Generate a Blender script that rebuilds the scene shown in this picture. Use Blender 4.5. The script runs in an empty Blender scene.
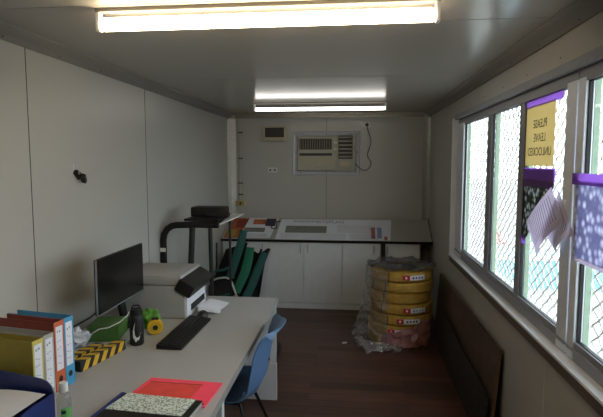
import bpy, bmesh, math, random
from mathutils import Vector, Matrix, noise
random.seed(7)
SC = bpy.context.scene
COL = SC.collection
PI = math.pi

# ------------------------------------------------------------------ camera
cam_d = bpy.data.cameras.new('camera')
cam = bpy.data.objects.new('camera', cam_d); COL.objects.link(cam)
cam_d.sensor_width = 36.0
cam_d.lens = 500.0 / 603.0 * 36.0
cam_d.clip_start = 0.02
cam.location = (0, 0, 1.67)
cam.rotation_euler = (math.radians(90 - 5.1996), 0, math.radians(6.0825))
SC.camera = cam

# ------------------------------------------------------------------ world and exposure
SC.view_settings.view_transform = 'Standard'
SC.view_settings.look = 'None'
SC.view_settings.gamma = 1.0
SC.view_settings.use_curve_mapping = False
SC.view_settings.exposure = 0.4
TUBE_FRONT = 20.0
TUBE_BACK = 5.0
world = bpy.data.worlds.new('world'); SC.world = world
world.use_nodes = True
wn = world.node_tree; wn.nodes.clear()
wo = wn.nodes.new('ShaderNodeOutputWorld'); wb = wn.nodes.new('ShaderNodeBackground')
wt = wn.nodes.new('ShaderNodeTexCoord'); wz = wn.nodes.new('ShaderNodeSeparateXYZ'); wr = wn.nodes.new('ShaderNodeValToRGB')
wn.links.new(wt.outputs['Generated'], wz.inputs[0]); wn.links.new(wz.outputs['Z'], wr.inputs[0])
wr.color_ramp.elements[0].position = 0.0; wr.color_ramp.elements[0].color = (0.86, 0.94, 1.0, 1)
wr.color_ramp.elements[1].position = 0.8; wr.color_ramp.elements[1].color = (0.74, 0.87, 1.0, 1)
wn.links.new(wr.outputs[0], wb.inputs[0]); wb.inputs[1].default_value = 4.8
wn.links.new(wb.outputs[0], wo.inputs[0])

# ------------------------------------------------------------------ materials
def srgb(r, g, b):
    f = lambda c: (c/255/12.92) if c/255 <= .04045 else ((c/255+.055)/1.055)**2.4
    return (f(r), f(g), f(b), 1)
def mat(name, c, rough=.5, metal=0, var=.08, scale=30, bump=0.0, spec=.5, coat=0):
    m = bpy.data.materials.new(name); m.use_nodes = True
    t = m.node_tree; p = t.nodes['Principled BSDF']
    p.inputs['Roughness'].default_value = rough; p.inputs['Metallic'].default_value = metal
    p.inputs['Specular IOR Level'].default_value = spec; p.inputs['Coat Weight'].default_value = coat
    tc = t.nodes.new('ShaderNodeTexCoord'); n = t.nodes.new('ShaderNodeTexNoise')
    n.inputs['Scale'].default_value = scale; n.inputs['Detail'].default_value = 4
    t.links.new(tc.outputs['Object'], n.inputs['Vector'])
    r = t.nodes.new('ShaderNodeMapRange')
    r.inputs['From Min'].default_value = .3; r.inputs['From Max'].default_value = .7
    r.inputs['To Min'].default_value = 1-var; r.inputs['To Max'].default_value = 1+var
    t.links.new(n.outputs[0], r.inputs[0])
    mx = t.nodes.new('ShaderNodeVectorMath'); mx.operation = 'SCALE'
    mx.inputs[0].default_value = c[:3]; t.links.new(r.outputs[0], mx.inputs['Scale'])
    t.links.new(mx.outputs[0], p.inputs['Base Color'])
    if bump:
        b = t.nodes.new('ShaderNodeBump'); b.inputs['Strength'].default_value = bump; b.inputs['Distance'].default_value = .002
        t.links.new(n.outputs[0], b.inputs['Height']); t.links.new(b.outputs[0], p.inputs['Normal'])
    return m
def emis(name, c, s):
    m = bpy.data.materials.new(name); m.use_nodes = True
    t = m.node_tree; t.nodes.clear()
    o = t.nodes.new('ShaderNodeOutputMaterial'); e = t.nodes.new('ShaderNodeEmission')
    e.inputs[0].default_value = (*c, 1); e.inputs[1].default_value = s
    t.links.new(e.outputs[0], o.inputs[0]); return m
def film(name, c, gloss, rough, fres=1.3, haze=0):
    """thin clear sheet: transparent body with a Fresnel gloss"""
    m = bpy.data.materials.new(name); m.use_nodes = True
    t = m.node_tree; t.nodes.clear()
    o = t.nodes.new('ShaderNodeOutputMaterial'); tr = t.nodes.new('ShaderNodeBsdfTransparent')
    g = t.nodes.new('ShaderNodeBsdfGlossy'); mx = t.nodes.new('ShaderNodeMixShader')
    tr.inputs[0].default_value = (*c, 1); g.inputs['Roughness'].default_value = rough
    lw = t.nodes.new('ShaderNodeLayerWeight')                     # 'Facing' is the same from both sides of the sheet
    pw = t.nodes.new('ShaderNodeMath'); pw.operation = 'POWER'; pw.inputs[1].default_value = 4.0
    ml = t.nodes.new('ShaderNodeMath'); ml.operation = 'MULTIPLY'; ml.inputs[1].default_value = fres - 1.0
    ad = t.nodes.new('ShaderNodeMath'); ad.operation = 'ADD'; ad.inputs[1].default_value = gloss; ad.use_clamp = True
    t.links.new(lw.outputs['Facing'], pw.inputs[0]); t.links.new(pw.outputs[0], ml.inputs[0]); t.links.new(ml.outputs[0], ad.inputs[0])
    t.links.new(ad.outputs[0], mx.inputs[0])
    t.links.new(tr.outputs[0], mx.inputs[1]); t.links.new(g.outputs[0], mx.inputs[2])
    if haze:
        df = t.nodes.new('ShaderNodeBsdfDiffuse'); df.inputs[0].default_value = (c[0]*.85, c[1]*.85, c[2]*.85, 1)
        m2 = t.nodes.new('ShaderNodeMixShader'); m2.inputs[0].default_value = haze
        t.links.new(mx.outputs[0], m2.inputs[1]); t.links.new(df.outputs[0], m2.inputs[2]); t.links.new(m2.outputs[0], o.inputs[0]); return m
    t.links.new(mx.outputs[0], o.inputs[0]); return m
def backlit(m, c, k):
    """thin paper or tape: lets part of the light through"""
    t = m.node_tree; p = t.nodes['Principled BSDF']; o = t.nodes['Material Output']
    tl = t.nodes.new('ShaderNodeBsdfTranslucent'); tl.inputs[0].default_value = c
    for n in t.nodes:
        if n.type == 'TEX_VORONOI':                      # printed pages let their own picture show through
            t.links.new(p.inputs['Base Color'].links[0].from_socket, tl.inputs[0])
    mx = t.nodes.new('ShaderNodeMixShader'); mx.inputs[0].default_value = k
    t.links.new(p.outputs[0], mx.inputs[1]); t.links.new(tl.outputs[0], mx.inputs[2]); t.links.new(mx.outputs[0], o.inputs[0]); return m

M = {}
M['wall'] = mat('wall_vinyl', srgb(180, 178, 172), .34, var=.025, scale=220, bump=.12)
M['ceil'] = mat('ceiling_sheet', srgb(174, 169, 162), .2, var=.02, scale=60, bump=.03)
M['cove'] = mat('cove_trim', srgb(132, 129, 124), .5, var=.04, scale=40)
M['alu'] = mat('aluminium', srgb(222, 226, 234), .42, metal=.25, var=.05, scale=50)
M['alu_dull'] = mat('dull_aluminium', srgb(146, 148, 156), .45, metal=.2, var=.05, scale=50)
M['sill'] = mat('sill_paint', srgb(228, 231, 238), .4, var=.04, scale=25)
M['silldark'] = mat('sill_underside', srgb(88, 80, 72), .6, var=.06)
M['green_jamb'] = mat('pale_green_steel', srgb(172, 196, 172), .5, var=.04)
M['seam'] = mat('dark_joint', srgb(70, 66, 60), .7)
M['seaml'] = mat('pale_joint', srgb(205, 203, 198), .5)
M['lam'] = mat('cabinet_white', srgb(226, 228, 230), .35, var=.03, scale=15)
M['lam_edge'] = mat('desk_edge', srgb(150, 148, 144), .4, var=.03)
M['desk'] = mat('desk_laminate', srgb(170, 171, 173), .36, var=.035, scale=260, bump=.03)
M['bench'] = mat('bench_laminate', srgb(164, 162, 155), .4, var=.04, scale=120)
M['black'] = mat('black_plastic', srgb(13, 13, 14), .5, var=.15)
M['blackm'] = mat('black_steel', srgb(17, 17, 18), .45, metal=0, var=.1)
M['softblack'] = mat('black_foam', srgb(17, 17, 18), .85, var=.2, scale=90, bump=.4)
M['screen'] = mat('screen_glass', srgb(10, 11, 12), .25, var=.05)
M['white'] = mat('white_plastic', srgb(214, 214, 212), .4, var=.03)
M['fixture'] = mat('fixture_paint', srgb(120, 116, 108), .5, var=.05)
M['cream'] = mat('cream_plastic', srgb(188, 176, 142), .5, var=.05)
M['offwhite'] = mat('aged_white', srgb(176, 172, 158), .5, var=.05)
M['yellowed'] = mat('yellowed_plastic', srgb(176, 156, 96), .5, var=.06)
M['grille'] = mat('dark_grille', srgb(58, 55, 50), .6, var=.1)
M['prt'] = mat('printer_shell', srgb(160, 160, 160), .45, var=.03, scale=80)
M['prtw'] = mat('printer_front', srgb(222, 224, 230), .4, var=.02)
M['paper'] = mat('paper', srgb(222, 224, 232), .7, var=.02)
M['papergrey'] = mat('shaded_print', srgb(120, 120, 112), .8, var=.35, scale=60)
M['ink'] = mat('ink', srgb(60, 60, 72), .8, var=.1)
M['inkfaint'] = mat('faint_ink', srgb(150, 150, 158), .8, var=.1)
M['orange'] = mat('orange_board', srgb(196, 96, 58), .5, var=.05)
M['rust'] = mat('red_brown_board', srgb(140, 62, 46), .6, var=.08)
M['blueb'] = mat('blue_board', srgb(66, 148, 190), .5, var=.05)
M['yellowb'] = mat('mustard_board', srgb(168, 146, 52), .55, var=.07)
M['yspine'] = mat('yellow_board', srgb(206, 190, 92), .55, var=.05)
M['greyb'] = mat('grey_board', srgb(172, 170, 164), .55, var=.1)
M['navy'] = mat('navy_plastic', srgb(34, 50, 112), .4, var=.06)
M['folder'] = mat('red_folder', srgb(255, 84, 110), .42, var=.04)
M['folderd'] = mat('orange_red_film', srgb(232, 78, 70), .4, var=.08)
M['chair'] = mat('blue_shell', srgb(90, 122, 162), .5, var=.06, scale=60)
M['yellow'] = mat('yellow_coil', srgb(190, 150, 62), .55, var=.16, scale=18)
M['yellowt'] = mat('tape_yellow', srgb(232, 190, 34), .4, var=.05)
M['hazy'] = mat('hazard_yellow', srgb(208, 166, 40), .5, var=.1)
M['dull_orange'] = mat('dull_orange_print', srgb(176, 98, 62), .7, var=.3, scale=20)
M['red'] = mat('label_red', srgb(190, 40, 44), .5, var=.05)
M['green'] = mat('green_canvas', srgb(34, 110, 84), .8, var=.15, scale=80, bump=.3)
M['greend'] = mat('teal_canvas', srgb(36, 86, 80), .8, var=.2, scale=80, bump=.3)
M['lime'] = mat('bright_green_cloth', srgb(92, 150, 58), .8, var=.25, scale=40, bump=.3)
M['box'] = mat('green_card', srgb(72, 112, 50), .6, var=.15, scale=30)
M['mesh'] = mat('screen_mesh_paint', srgb(232, 228, 222), .5, var=.05)
M['purple'] = backlit(mat('purple_tape', srgb(160, 104, 206), .4, var=.06), srgb(200, 164, 236), .65)
M['darkpurple'] = mat('dark_purple_tape', srgb(78, 40, 110), .5, var=.06)
M['label_green'] = mat('green_label', srgb(110, 176, 96), .5, var=.1)
M['pad'] = None
M['brown'] = mat('brown_board', srgb(78, 62, 50), .6, var=.25, scale=14, bump=.3)
M['edgebrown'] = mat('raw_board_edge', srgb(112, 84, 62), .8, var=.2)
M['ground'] = mat('pale_concrete', srgb(158, 152, 146), .85, var=.1, scale=2)
M['skyblue'] = mat('pale_blue_paint', srgb(120, 176, 214), .5, var=.06)
M['conered'] = mat('red_plastic', srgb(214, 84, 70), .5)
M['chrome'] = mat('chrome', srgb(210, 210, 210), .2, metal=1, var=.03)
M['thin_paper'] = backlit(mat('thin_paper', srgb(226, 224, 232), .7, var=.02), srgb(214, 206, 222), .6)
M['thin_print'] = backlit(mat('thin_print', srgb(120, 120, 130), .7, var=.05), srgb(160, 160, 172), .5)
M['yellow_paper'] = backlit(mat('yellow_paper', srgb(214, 196, 136), .7, var=.03), srgb(222, 208, 168), .6)
M['chrome_dull'] = mat('brushed_metal', srgb(150, 146, 136), .42, metal=.55, var=.08)
M['glass'] = film('window_glass', (.97, .99, .98), .02, .02, 1.2)
M['wrap'] = film('plastic_wrap', (.93, .94, .96), .20, .18, 1.6, .10)
M['wraptop'] = film('grey_film', (.34, .36, .40), .16, .2, 1.6, .10)
M['wrappink'] = film('pink_wrap', (.95, .56, .62), .16, .3, 1.35, .25)
M['clear'] = film('clear_bottle', (.88, .92, .92), .06, .08, 1.3)

def wood_floor():
    m = bpy.data.materials.new('plank_floor'); m.use_nodes = True
    t = m.node_tree; p = t.nodes['Principled BSDF']
    tc = t.nodes.new('ShaderNodeTexCoord')
    br = t.nodes.new('ShaderNodeTexBrick')
    br.inputs['Scale'].default_value = 1; br.inputs['Brick Width'].default_value = 1.1; br.inputs['Row Height'].default_value = .095
    br.inputs['Mortar Size'].default_value = .0025; br.offset = .37
    br.inputs['Color1'].default_value = srgb(96, 64, 52); br.inputs['Color2'].default_value = srgb(64, 43, 36)
    br.inputs['Mortar'].default_value = srgb(26, 18, 16)
    t.links.new(tc.outputs['Object'], br.inputs['Vector'])
    mp = t.nodes.new('ShaderNodeMapping'); mp.inputs['Scale'].default_value = (2.5, 40, 1)
    n = t.nodes.new('ShaderNodeTexNoise'); n.inputs['Scale'].default_value = 1.5; n.inputs['Detail'].default_value = 6
    t.links.new(tc.outputs['Object'], mp.inputs[0]); t.links.new(mp.outputs[0], n.inputs['Vector'])
    mx = t.nodes.new('ShaderNodeMix'); mx.data_type = 'RGBA'; mx.blend_type = 'MULTIPLY'; mx.inputs[0].default_value = .7
    r = t.nodes.new('ShaderNodeValToRGB')
    r.color_ramp.elements[0].position = .3; r.color_ramp.elements[0].color = (.55, .5, .48, 1)
    r.color_ramp.elements[1].position = .7; r.color_ramp.elements[1].color = (1.25, 1.2, 1.15, 1)
    t.links.new(n.outputs[0], r.inputs[0]); t.links.new(br.outputs['Color'], mx.inputs[6]); t.links.new(r.outputs[0], mx.inputs[7])
    t.links.new(mx.outputs[2], p.inputs['Base Color']); p.inputs['Roughness'].default_value = .42
    return m
M['floor'] = wood_floor()
def weave(name, c1, c2, sx, sy):
    m = bpy.data.materials.new(name); m.use_nodes = True
    t = m.node_tree; p = t.nodes['Principled BSDF']; tc = t.nodes.new('ShaderNodeTexCoord')
    v = t.nodes.new('ShaderNodeTexVoronoi'); v.inputs['Scale'].default_value = 1.0; mp = t.nodes.new('ShaderNodeMapping'); mp.inputs['Scale'].default_value = (sx, sy, sy)
    t.links.new(tc.outputs['Object'], mp.inputs[0]); t.links.new(mp.outputs[0], v.inputs['Vector'])
    r = t.nodes.new('ShaderNodeValToRGB'); r.color_ramp.elements[0].color = c1; r.color_ramp.elements[1].color = c2
    r.color_ramp.elements[0].position = .15; r.color_ramp.elements[1].position = .6
    t.links.new(v.outputs['Distance'], r.inputs[0]); t.links.new(r.outputs[0], p.inputs['Base Color'])
    b = t.nodes.new('ShaderNodeBump'); b.inputs['Strength'].default_value = .6; b.inputs['Distance'].default_value = .003
    t.links.new(v.outputs['Distance'], b.inputs['Height']); t.links.new(b.outputs[0], p.inputs['Normal'])
    p.inputs['Roughness'].default_value = .6; return m
M['pad'] = weave('marbled_cover', srgb(70, 90, 84), srgb(214, 226, 220), 110, 130)
M['matmesh'] = weave('black_woven_mesh', srgb(70, 64, 60), srgb(16, 15, 16), 30, 60)
M['photo'] = weave('dark_photo_print', srgb(205, 212, 218), srgb(66, 76, 64), 26, 34)
M['photo2'] = weave('blue_photo_print', srgb(226, 226, 242), srgb(160, 160, 190), 34, 30)

backlit(M['photo'], srgb(150, 160, 158), .5); backlit(M['photo2'], srgb(212, 212, 230), .7)

# ------------------------------------------------------------------ object helpers
WM = {}
def finish(o, label, cat, group, kind):
    if label: o['label'] = label
    if cat: o['category'] = cat
    if group: o['group'] = group
    if kind: o['kind'] = kind
def thing(name, label, cat, loc=(0, 0, 0), rz=0, group=None, kind=None):
    o = bpy.data.objects.new(name, None); COL.objects.link(o)
    o.empty_display_size = .1
    o.location = loc; o.rotation_euler = (0, 0, rz)
    WM[o.name] = Matrix.Translation(loc) @ Matrix.Rotation(rz, 4, 'Z')
    finish(o, label, cat, group, kind); return o

class MB:
    """mesh gathered in world coordinates"""
    def __init__(s): s.bm = bmesh.new()
    def box(s, x0, y0, z0, x1, y1, z1, bev=0, rot=None, seg=2):
        b = bmesh.new(); bmesh.ops.create_cube(b, size=1)
        for v in b.verts:
            v.co = Vector(((x0+x1)/2+v.co.x*(x1-x0), (y0+y1)/2+v.co.y*(y1-y0), (z0+z1)/2+v.co.z*(z1-z0)))
        if bev: bmesh.ops.bevel(b, geom=b.edges[:], offset=bev, segments=seg, affect='EDGES', profile=.6)
        if rot is not None:
            for v in b.verts: v.co = rot @ v.co
        return s._add(b)
    def obox(s, c, ax, ay, az, hx, hy, hz, bev=0):
        """oriented box: centre, unit axes, half sizes"""
        m = Matrix((Vector(ax), Vector(ay), Vector(az))).transposed().to_4x4(); m.translation = Vector(c)
        return s.box(-hx, -hy, -hz, hx, hy, hz, bev, m)
    def _add(s, b):
        me = bpy.data.meshes.new('t'); b.to_mesh(me); b.free(); s.bm.from_mesh(me); bpy.data.meshes.remove(me); return s
    def tube(s, pts, r, seg=10, closed=False):
        pts = [Vector(p) for p in pts]; n = len(pts); rings = []
        up = Vector((0, 0, 1)); prev = None
        for i, p in enumerate(pts):
            a = pts[(i-1) % n] if (i > 0 or closed) else p; c = pts[(i+1) % n] if (i < n-1 or closed) else p
            t = (c-a).normalized()
            if prev is None:
                u = t.cross(up) if abs(t.dot(up)) < .95 else t.cross(Vector((1, 0, 0)))
            else: u = prev - t*prev.dot(t)
            u.normalize(); prev = u; w = t.cross(u)
            rr = r[i] if isinstance(r, (list, tuple)) else r
            rings.append([s.bm.verts.new(p+(u*math.cos(2*PI*k/seg)+w*math.sin(2*PI*k/seg))*rr) for k in range(seg)])
        for i in range(n if closed else n-1):
            A, B = rings[i], rings[(i+1) % n]
            for k in range(seg): s.bm.faces.new((A[k], A[(k+1) % seg], B[(k+1) % seg], B[k]))
        if not closed:
            s.bm.faces.new(rings[0]); s.bm.faces.new(rings[-1])
        return s
    def lathe(s, prof, c=(0, 0, 0), seg=32, axis='Z', wob=0):
        """profile of (radius, height); closes ends at radius 0"""
        c = Vector(c); rings = []
        for r, h in prof:
            ring = []
            for k in range(1 if r <= 1e-6 else seg):
                a = 2*PI*k/seg; rr = r*(1+wob*noise.noise((math.cos(a)*1.5+c.x*9, math.sin(a)*1.5, h*20+c.z*5)))
                x, y = rr*math.cos(a), rr*math.sin(a)
                v = {'Z': (x, y, h), 'X': (h, x, y), 'Y': (x, h, y)}[axis]
                ring.append(s.bm.verts.new(c+Vector(v)))
            rings.append(ring)
        for A, B in zip(rings, rings[1:]):
            if len(A) == 1 and len(B) == 1: continue
            for k in range(seg):
                k2 = (k+1) % seg
                if len(A) == 1: s.bm.faces.new((A[0], B[k], B[k2]))
                elif len(B) == 1: s.bm.faces.new((A[k], A[k2], B[0]))
                else: s.bm.faces.new((A[k], A[k2], B[k2], B[k]))
        return s
    def grid(s, fn, nu, nv, thick=0):
        """surface fn(u,v)->point; thick gives it a back side"""
        P = [[Vector(fn(i/nu, j/nv)) for j in range(nv+1)] for i in range(nu+1)]
        def sheet(Q):
            V = [[s.bm.verts.new(q) for q in row] for row in Q]
            for i in range(nu):
                for j in range(nv): s.bm.faces.new((V[i][j], V[i+1][j], V[i+1][j+1], V[i][j+1]))
            return V
        A = sheet(P)
        if thick:
            Q = []
            for i in range(nu+1):
                row = []
                for j in range(nv+1):
                    du = P[min(i+1, nu)][j]-P[max(i-1, 0)][j]; dv = P[i][min(j+1, nv)]-P[i][max(j-1, 0)]
                    n = du.cross(dv); n = n.normalized() if n.length > 0 else Vector((0, 0, 1))
                    row.append(P[i][j]-n*thick)
                Q.append(row)
            B = sheet(Q)
            rim = [(i, 0) for i in range(nu+1)]+[(nu, j) for j in range(1, nv+1)]+[(i, nv) for i in range(nu-1, -1, -1)]+[(0, j) for j in range(nv-1, 0, -1)]
            for a, b in zip(rim, rim[1:]+rim[:1]):
                s.bm.faces.new((A[a[0]][a[1]], A[b[0]][b[1]], B[b[0]][b[1]], B[a[0]][a[1]]))
        return s
    def prism(s, pts, off):
        """planar polygon swept by a vector"""
        off = Vector(off); a = [s.bm.verts.new(Vector(p)) for p in pts]; b = [s.bm.verts.new(Vector(p)+off) for p in pts]
        s.bm.faces.new(a); s.bm.faces.new(b)
        for i in range(len(a)):
            j = (i+1) % len(a); s.bm.faces.new((a[i], a[j], b[j], b[i]))
        return s
    def blob(s, c, rx, ry, rz, amp=.3, sub=3, fr=3):
        b = bmesh.new(); bmesh.ops.create_icosphere(b, subdivisions=sub, radius=1)
        for v in b.verts:
            d = 1+amp*noise.noise(v.co*fr+Vector(c)*13)
            v.co = Vector((c[0]+v.co.x*rx*d, c[1]+v.co.y*ry*d, c[2]+v.co.z*rz*d))
        return s._add(b)
    def build(s, name, m, parent=None, label=None, cat=None, group=None, kind=None, smooth=False):
        bmesh.ops.recalc_face_normals(s.bm, faces=s.bm.faces[:])
        me = bpy.data.meshes.new(name)
        if parent is not None: Mx = WM[parent.name]
        else:
            xs = [v.co for v in s.bm.verts]
            lo = [min(v[i] for v in xs) for i in range(3)]; hi = [max(v[i] for v in xs) for i in range(3)]
            Mx = Matrix.Translation(((lo[0]+hi[0])/2, (lo[1]+hi[1])/2, lo[2]))
        s.bm.transform(Mx.inverted()); s.bm.to_mesh(me); s.bm.free()
        o = bpy.data.objects.new(name, me); COL.objects.link(o)
        if parent is not None: o.parent = parent
        else: o.matrix_world = Mx; o.location = Mx.translation
        WM[o.name] = Mx
        me.materials.append(m if not isinstance(m, str) else M[m])
        if smooth:
            me.shade_smooth()
            try: me.set_sharp_from_angle(angle=math.radians(38))
            except Exception: pass
        finish(o, label, cat, group, kind); return o
def words(name, s, m, parent, org, xd, yd, size, label=None, depth=.0006):
    cu = bpy.data.curves.new('t', 'FONT'); cu.body = s; cu.size = size; cu.extrude = depth/2; cu.align_x = 'CENTER'; cu.align_y = 'CENTER'
    to = bpy.data.objects.new('t', cu); COL.objects.link(to); bpy.context.view_layer.update()
    me = bpy.data.meshes.new_from_object(to.evaluated_get(bpy.context.evaluated_depsgraph_get()))
    bpy.data.objects.remove(to); bpy.data.curves.remove(cu)
    b = MB(); b.bm.from_mesh(me); bpy.data.meshes.remove(me)
    xd = Vector(xd).normalized(); yd = Vector(yd).normalized(); zd = xd.cross(yd)
    T = Matrix((xd, yd, zd)).transposed().to_4x4(); T.translation = Vector(org)
    b.bm.transform(T)
    return b.build(name, m, parent, label)
def dup(root, loc=None, rz=None, label=None):
    r = root.copy(); COL.objects.link(r); WM[r.name] = WM[root.name]
    if loc is not None: r.location = loc
    if rz is not None: r.rotation_euler = (0, 0, rz)
    if label: r['label'] = label
    for ch in list(root.children):
        c = ch.copy(); COL.objects.link(c); c.parent = r
        for g in list(ch.children):
            d = g.copy(); COL.objects.link(d); d.parent = c
    return r
def arc(c, r, a0, a1, n, plane='XZ'):
    out = []
    for i in range(n+1):
        a = a0+(a1-a0)*i/n; u, v = r*math.cos(a), r*math.sin(a)
        out.append({'XZ': (c[0]+u, c[1], c[2]+v), 'YZ': (c[0], c[1]+u, c[2]+v), 'XY': (c[0]+u, c[1]+v, c[2])}[plane])
    return out

XL, XR, YB, YF, ZC = -1.534, .866, 6.0, -1.3, 2.26
ST = 'structure'
# ------------------------------------------------------------------ setting
MB().box(XL-.08, YF-.08, -.08, XR+.12, YB+.08, 0).build('floor', 'floor', kind=ST)
MB().box(XL-.08, YF-.08, ZC, XR+.12, YB+.08, ZC+.08).build('ceiling', 'ceil', kind=ST)
MB().box(XL-.08, YF-.08, 0, XL, YB+.08, ZC).build('wall_left', 'wall', kind=ST)
MB().box(XL, YB, 0, XR, YB+.08, ZC).build('wall_back', 'wall', kind=ST)
MB().box(XL, YF-.08, 0, XR, YF, ZC).build('wall_front', 'wall', kind=ST)
WY0, WY1, WZ0, WZ1 = .25, 4.46, .83, 2.05
w = MB()
w.box(XR, YF-.08, 0, XR+.08, YB+.08, WZ0); w.box(XR, YF-.08, WZ1, XR+.08, YB+.08, ZC)
w.box(XR, WY1, WZ0, XR+.08, YB+.08, WZ1); w.box(XR, YF-.08, WZ0, XR+.08, WY0, WZ1)
w.build('wall_right', 'wall', kind=ST)
# coves, with rivets
def cove(name, sx):
    x = XL if sx > 0 else XR
    p = [(x, YF, 2.205), (x+sx*.012, YF, 2.203), (x+sx*.03, YF, 2.222), (x+sx*.062, YF, 2.242), (x+sx*.075, YF, ZC-.008), (x+sx*.075, YF, ZC), (x, YF, ZC)]
    MB().prism(p, (0, YB-YF, 0)).build(name, 'cove', kind=ST)
cove('trim_1', 1); cove('trim_2', -1)
w = MB()
for k in range(13):
    for x, s in ((XL, 1), (XR, -1)):
        w.blob((x+s*.022, .8+k*.42, 2.214), .004, .004, .004, 0, 1)
w.build('trim_3', 'seam', kind=ST)
# back wall top angle and corner posts
w = MB().box(XL+.09, YB-.012, 2.205, XR-.07, YB, 2.238, .002); w.box(XL+.09, YB-.035, 2.238, XR-.07, YB, ZC, .002)
w.build('trim_4', 'chrome_dull', kind=ST)
MB().prism([(XL, YB-.05, 0), (XL, YB, 0), (XL+.095, YB, 0), (XL+.095, YB-.006, 0), (XL+.04, YB-.035, 0)], (0, 0, 2.2)).build('trim_5', 'chrome_dull', kind=ST)
MB().prism([(XR, YB-.05, 0), (XR, YB, 0), (XR-.075, YB, 0), (XR-.075, YB-.006, 0), (XR-.035, YB-.035, 0)], (0, 0, 2.2)).build('trim_6', 'chrome_dull', kind=ST)
w = MB()
for k in range(8):
    for x in (XL+.05, XR-.045): w.blob((x, YB-.034, 1.1+k*.145), .004, .004, .004, 0, 1)
for k in range(12): w.blob((-1.35+k*.19, YB-.013, 2.222), .004, .003, .004, 0, 1)
w.build('trim_7', 'seam', kind=ST)
w = MB()
for y in (.88, 2.235, 3.57): w.box(XL, y-.002, 0, XL+.0015, y+.002, 2.205)
w.box(-.34-.002, YB-.0015, 0, -.34+.002, YB, 2.205)
w.build('trim_8', 'seam', kind=ST)
w = MB()
for y in (.95, 2.3, 3.65, 5.02):
    w.box(XR-.0015, y-.003, 0, XR, y+.003, WZ0-.02); w.box(XR-.0015, y-.0015, WZ1+.03, XR, y+.0015, 2.205)
w.build('trim_9', 'seaml', kind=ST)
w = MB()
for a, b, y in ((XL+.08, -.2, 1.853), (.1, XR-.08, 2.19), (XL+.08, XR-.08, 3.5)): w.box(a, y-.002, ZC-.001, b, y+.002, ZC)
w.build('trim_10', 'cove', kind=ST)
MB().box(XL, YF, 0, XL+.008, YB, .05, .002).build('baseboard_left', 'lam', kind=ST)

# windows
def window(name, y0, y1, panes):
    r = thing(name, None, None, (.9, (y0+y1)/2, WZ0), kind=ST)
    f = MB()
    f.box(.880, y0, WZ0, .915, y1, .955, .003)           # bottom rail
    f.box(.872, y0, .915, .880, y1, .93, .002)
    f.build('window_rail', 'alu_dull', r)
    MB().box(.880, y0, 1.985, .915, y1, WZ1, .003).build('window_rail', 'alu_dull', r)
    for a, b in ((y0, panes[0][0]), (panes[-1][1], y1)): MB().box(.876, a, .88, .912, b, 2.0, .003).build('window_frame', 'alu', r)
    for (a, b), (c, d) in zip(panes, panes[1:]):
        MB().box(.882, b, .9, .908, c, 2.0, .004).build('mullion', 'alu_dull', r)
    for a, b in panes:
        MB().box(.895, a, .95, .898, b, 1.99).build('glass_pane', 'glass', r)
        s = MB()
        s.box(.889, a, .95, .903, a+.008, 1.99); s.box(.889, b-.008, .95, .903, b, 1.99)
        s.box(.889, a+.008, .95, .903, b-.008, .958); s.box(.889, a+.008, 1.982, .903, b-.008, 1.99)
        s.build('glazing_seal', 'black', r)
        MB().box(.913, b, .93, .936, b+.02, 2.0).build('outer_jamb', 'green_jamb', r)
window('window_1', 2.13, WY1, [(2.225, 2.765), (2.84, 3.40), (3.50, 4.22)])
window('window_2', WY0, 2.115, [(.33, .84), (.92, 1.42), (1.50, 2.055)])
# security mesh outside: raised diamonds
def diamonds(name, y0, y1):
    w = MB(); cw, chh = .085, .066; t = .0065
    zb, zt = .93, 2.02
    n = int((y1-y0)/cw)+1; m = int((zt-zb)/chh)+1
    bm = w.bm
    for i in range(n):
        for j in range(m):
            cy, cz = y0+(i+.5)*cw, zb+(j+.5)*chh
            for (ay, az, by, bz, x) in ((-1, 0, 0, 1, 0), (0, 1, 1, 0, .006), (1, 0, 0, -1, 0), (0, -1, -1, 0, .006)):
                p = Vector((.945+x, cy+ay*cw/2, cz+az*chh/2)); q = Vector((.951-x, cy+by*cw/2, cz+bz*chh/2))
                if q.y > y1+.001 or p.y > y1+.001: continue
                d = (q-p).normalized(); nn = Vector((1, 0, 0)).cross(d).normalized()*t*.5; xx = Vector((.0035, 0, 0))
                V = [bm.verts.new(c) for c in (p-nn-xx, p+nn-xx, q+nn-xx, q-nn-xx, p-nn+xx, p+nn+xx, q+nn+xx, q-nn+xx)]
                for fc in ((0, 1, 2, 3), (4, 7, 6, 5), (0, 4, 5, 1), (3, 2, 6, 7), (0, 3, 7, 4), (1, 5, 6, 2)): bm.faces.new([V[k] for k in fc])
    w.box(.945, y0-.02, zb-.03, .965, y1+.02, zb); w.box(.945, y0-.02, zt, .965, y1+.02, zt+.03)
    w.build(name, 'mesh', kind=ST)
diamonds('trim_11', 2.14, 4.45); diamonds('trim_12', .26, 2.10)
# sill and head
MB().box(.828, WY0-.03, .862, .90, WY1+.02, .876, .003).build('trim_13', 'sill', kind=ST)
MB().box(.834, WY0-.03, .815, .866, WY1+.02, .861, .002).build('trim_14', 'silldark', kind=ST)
MB().box(.845, WY0-.03, 2.035, .868, WY1+.02, 2.075, .003).build('trim_15', 'alu_dull', kind=ST)
MB().box(.832, WY1-.012, .877, .900, WY1+.02, 2.05, .003).build('trim_16', 'sill', kind=ST)
w = MB()
for k in range(10): w.blob((XR-.001, .6+k*.42, 2.115), .002, .005, .005, 0, 1)
w.build('trim_17', 'seam', kind=ST)
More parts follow.
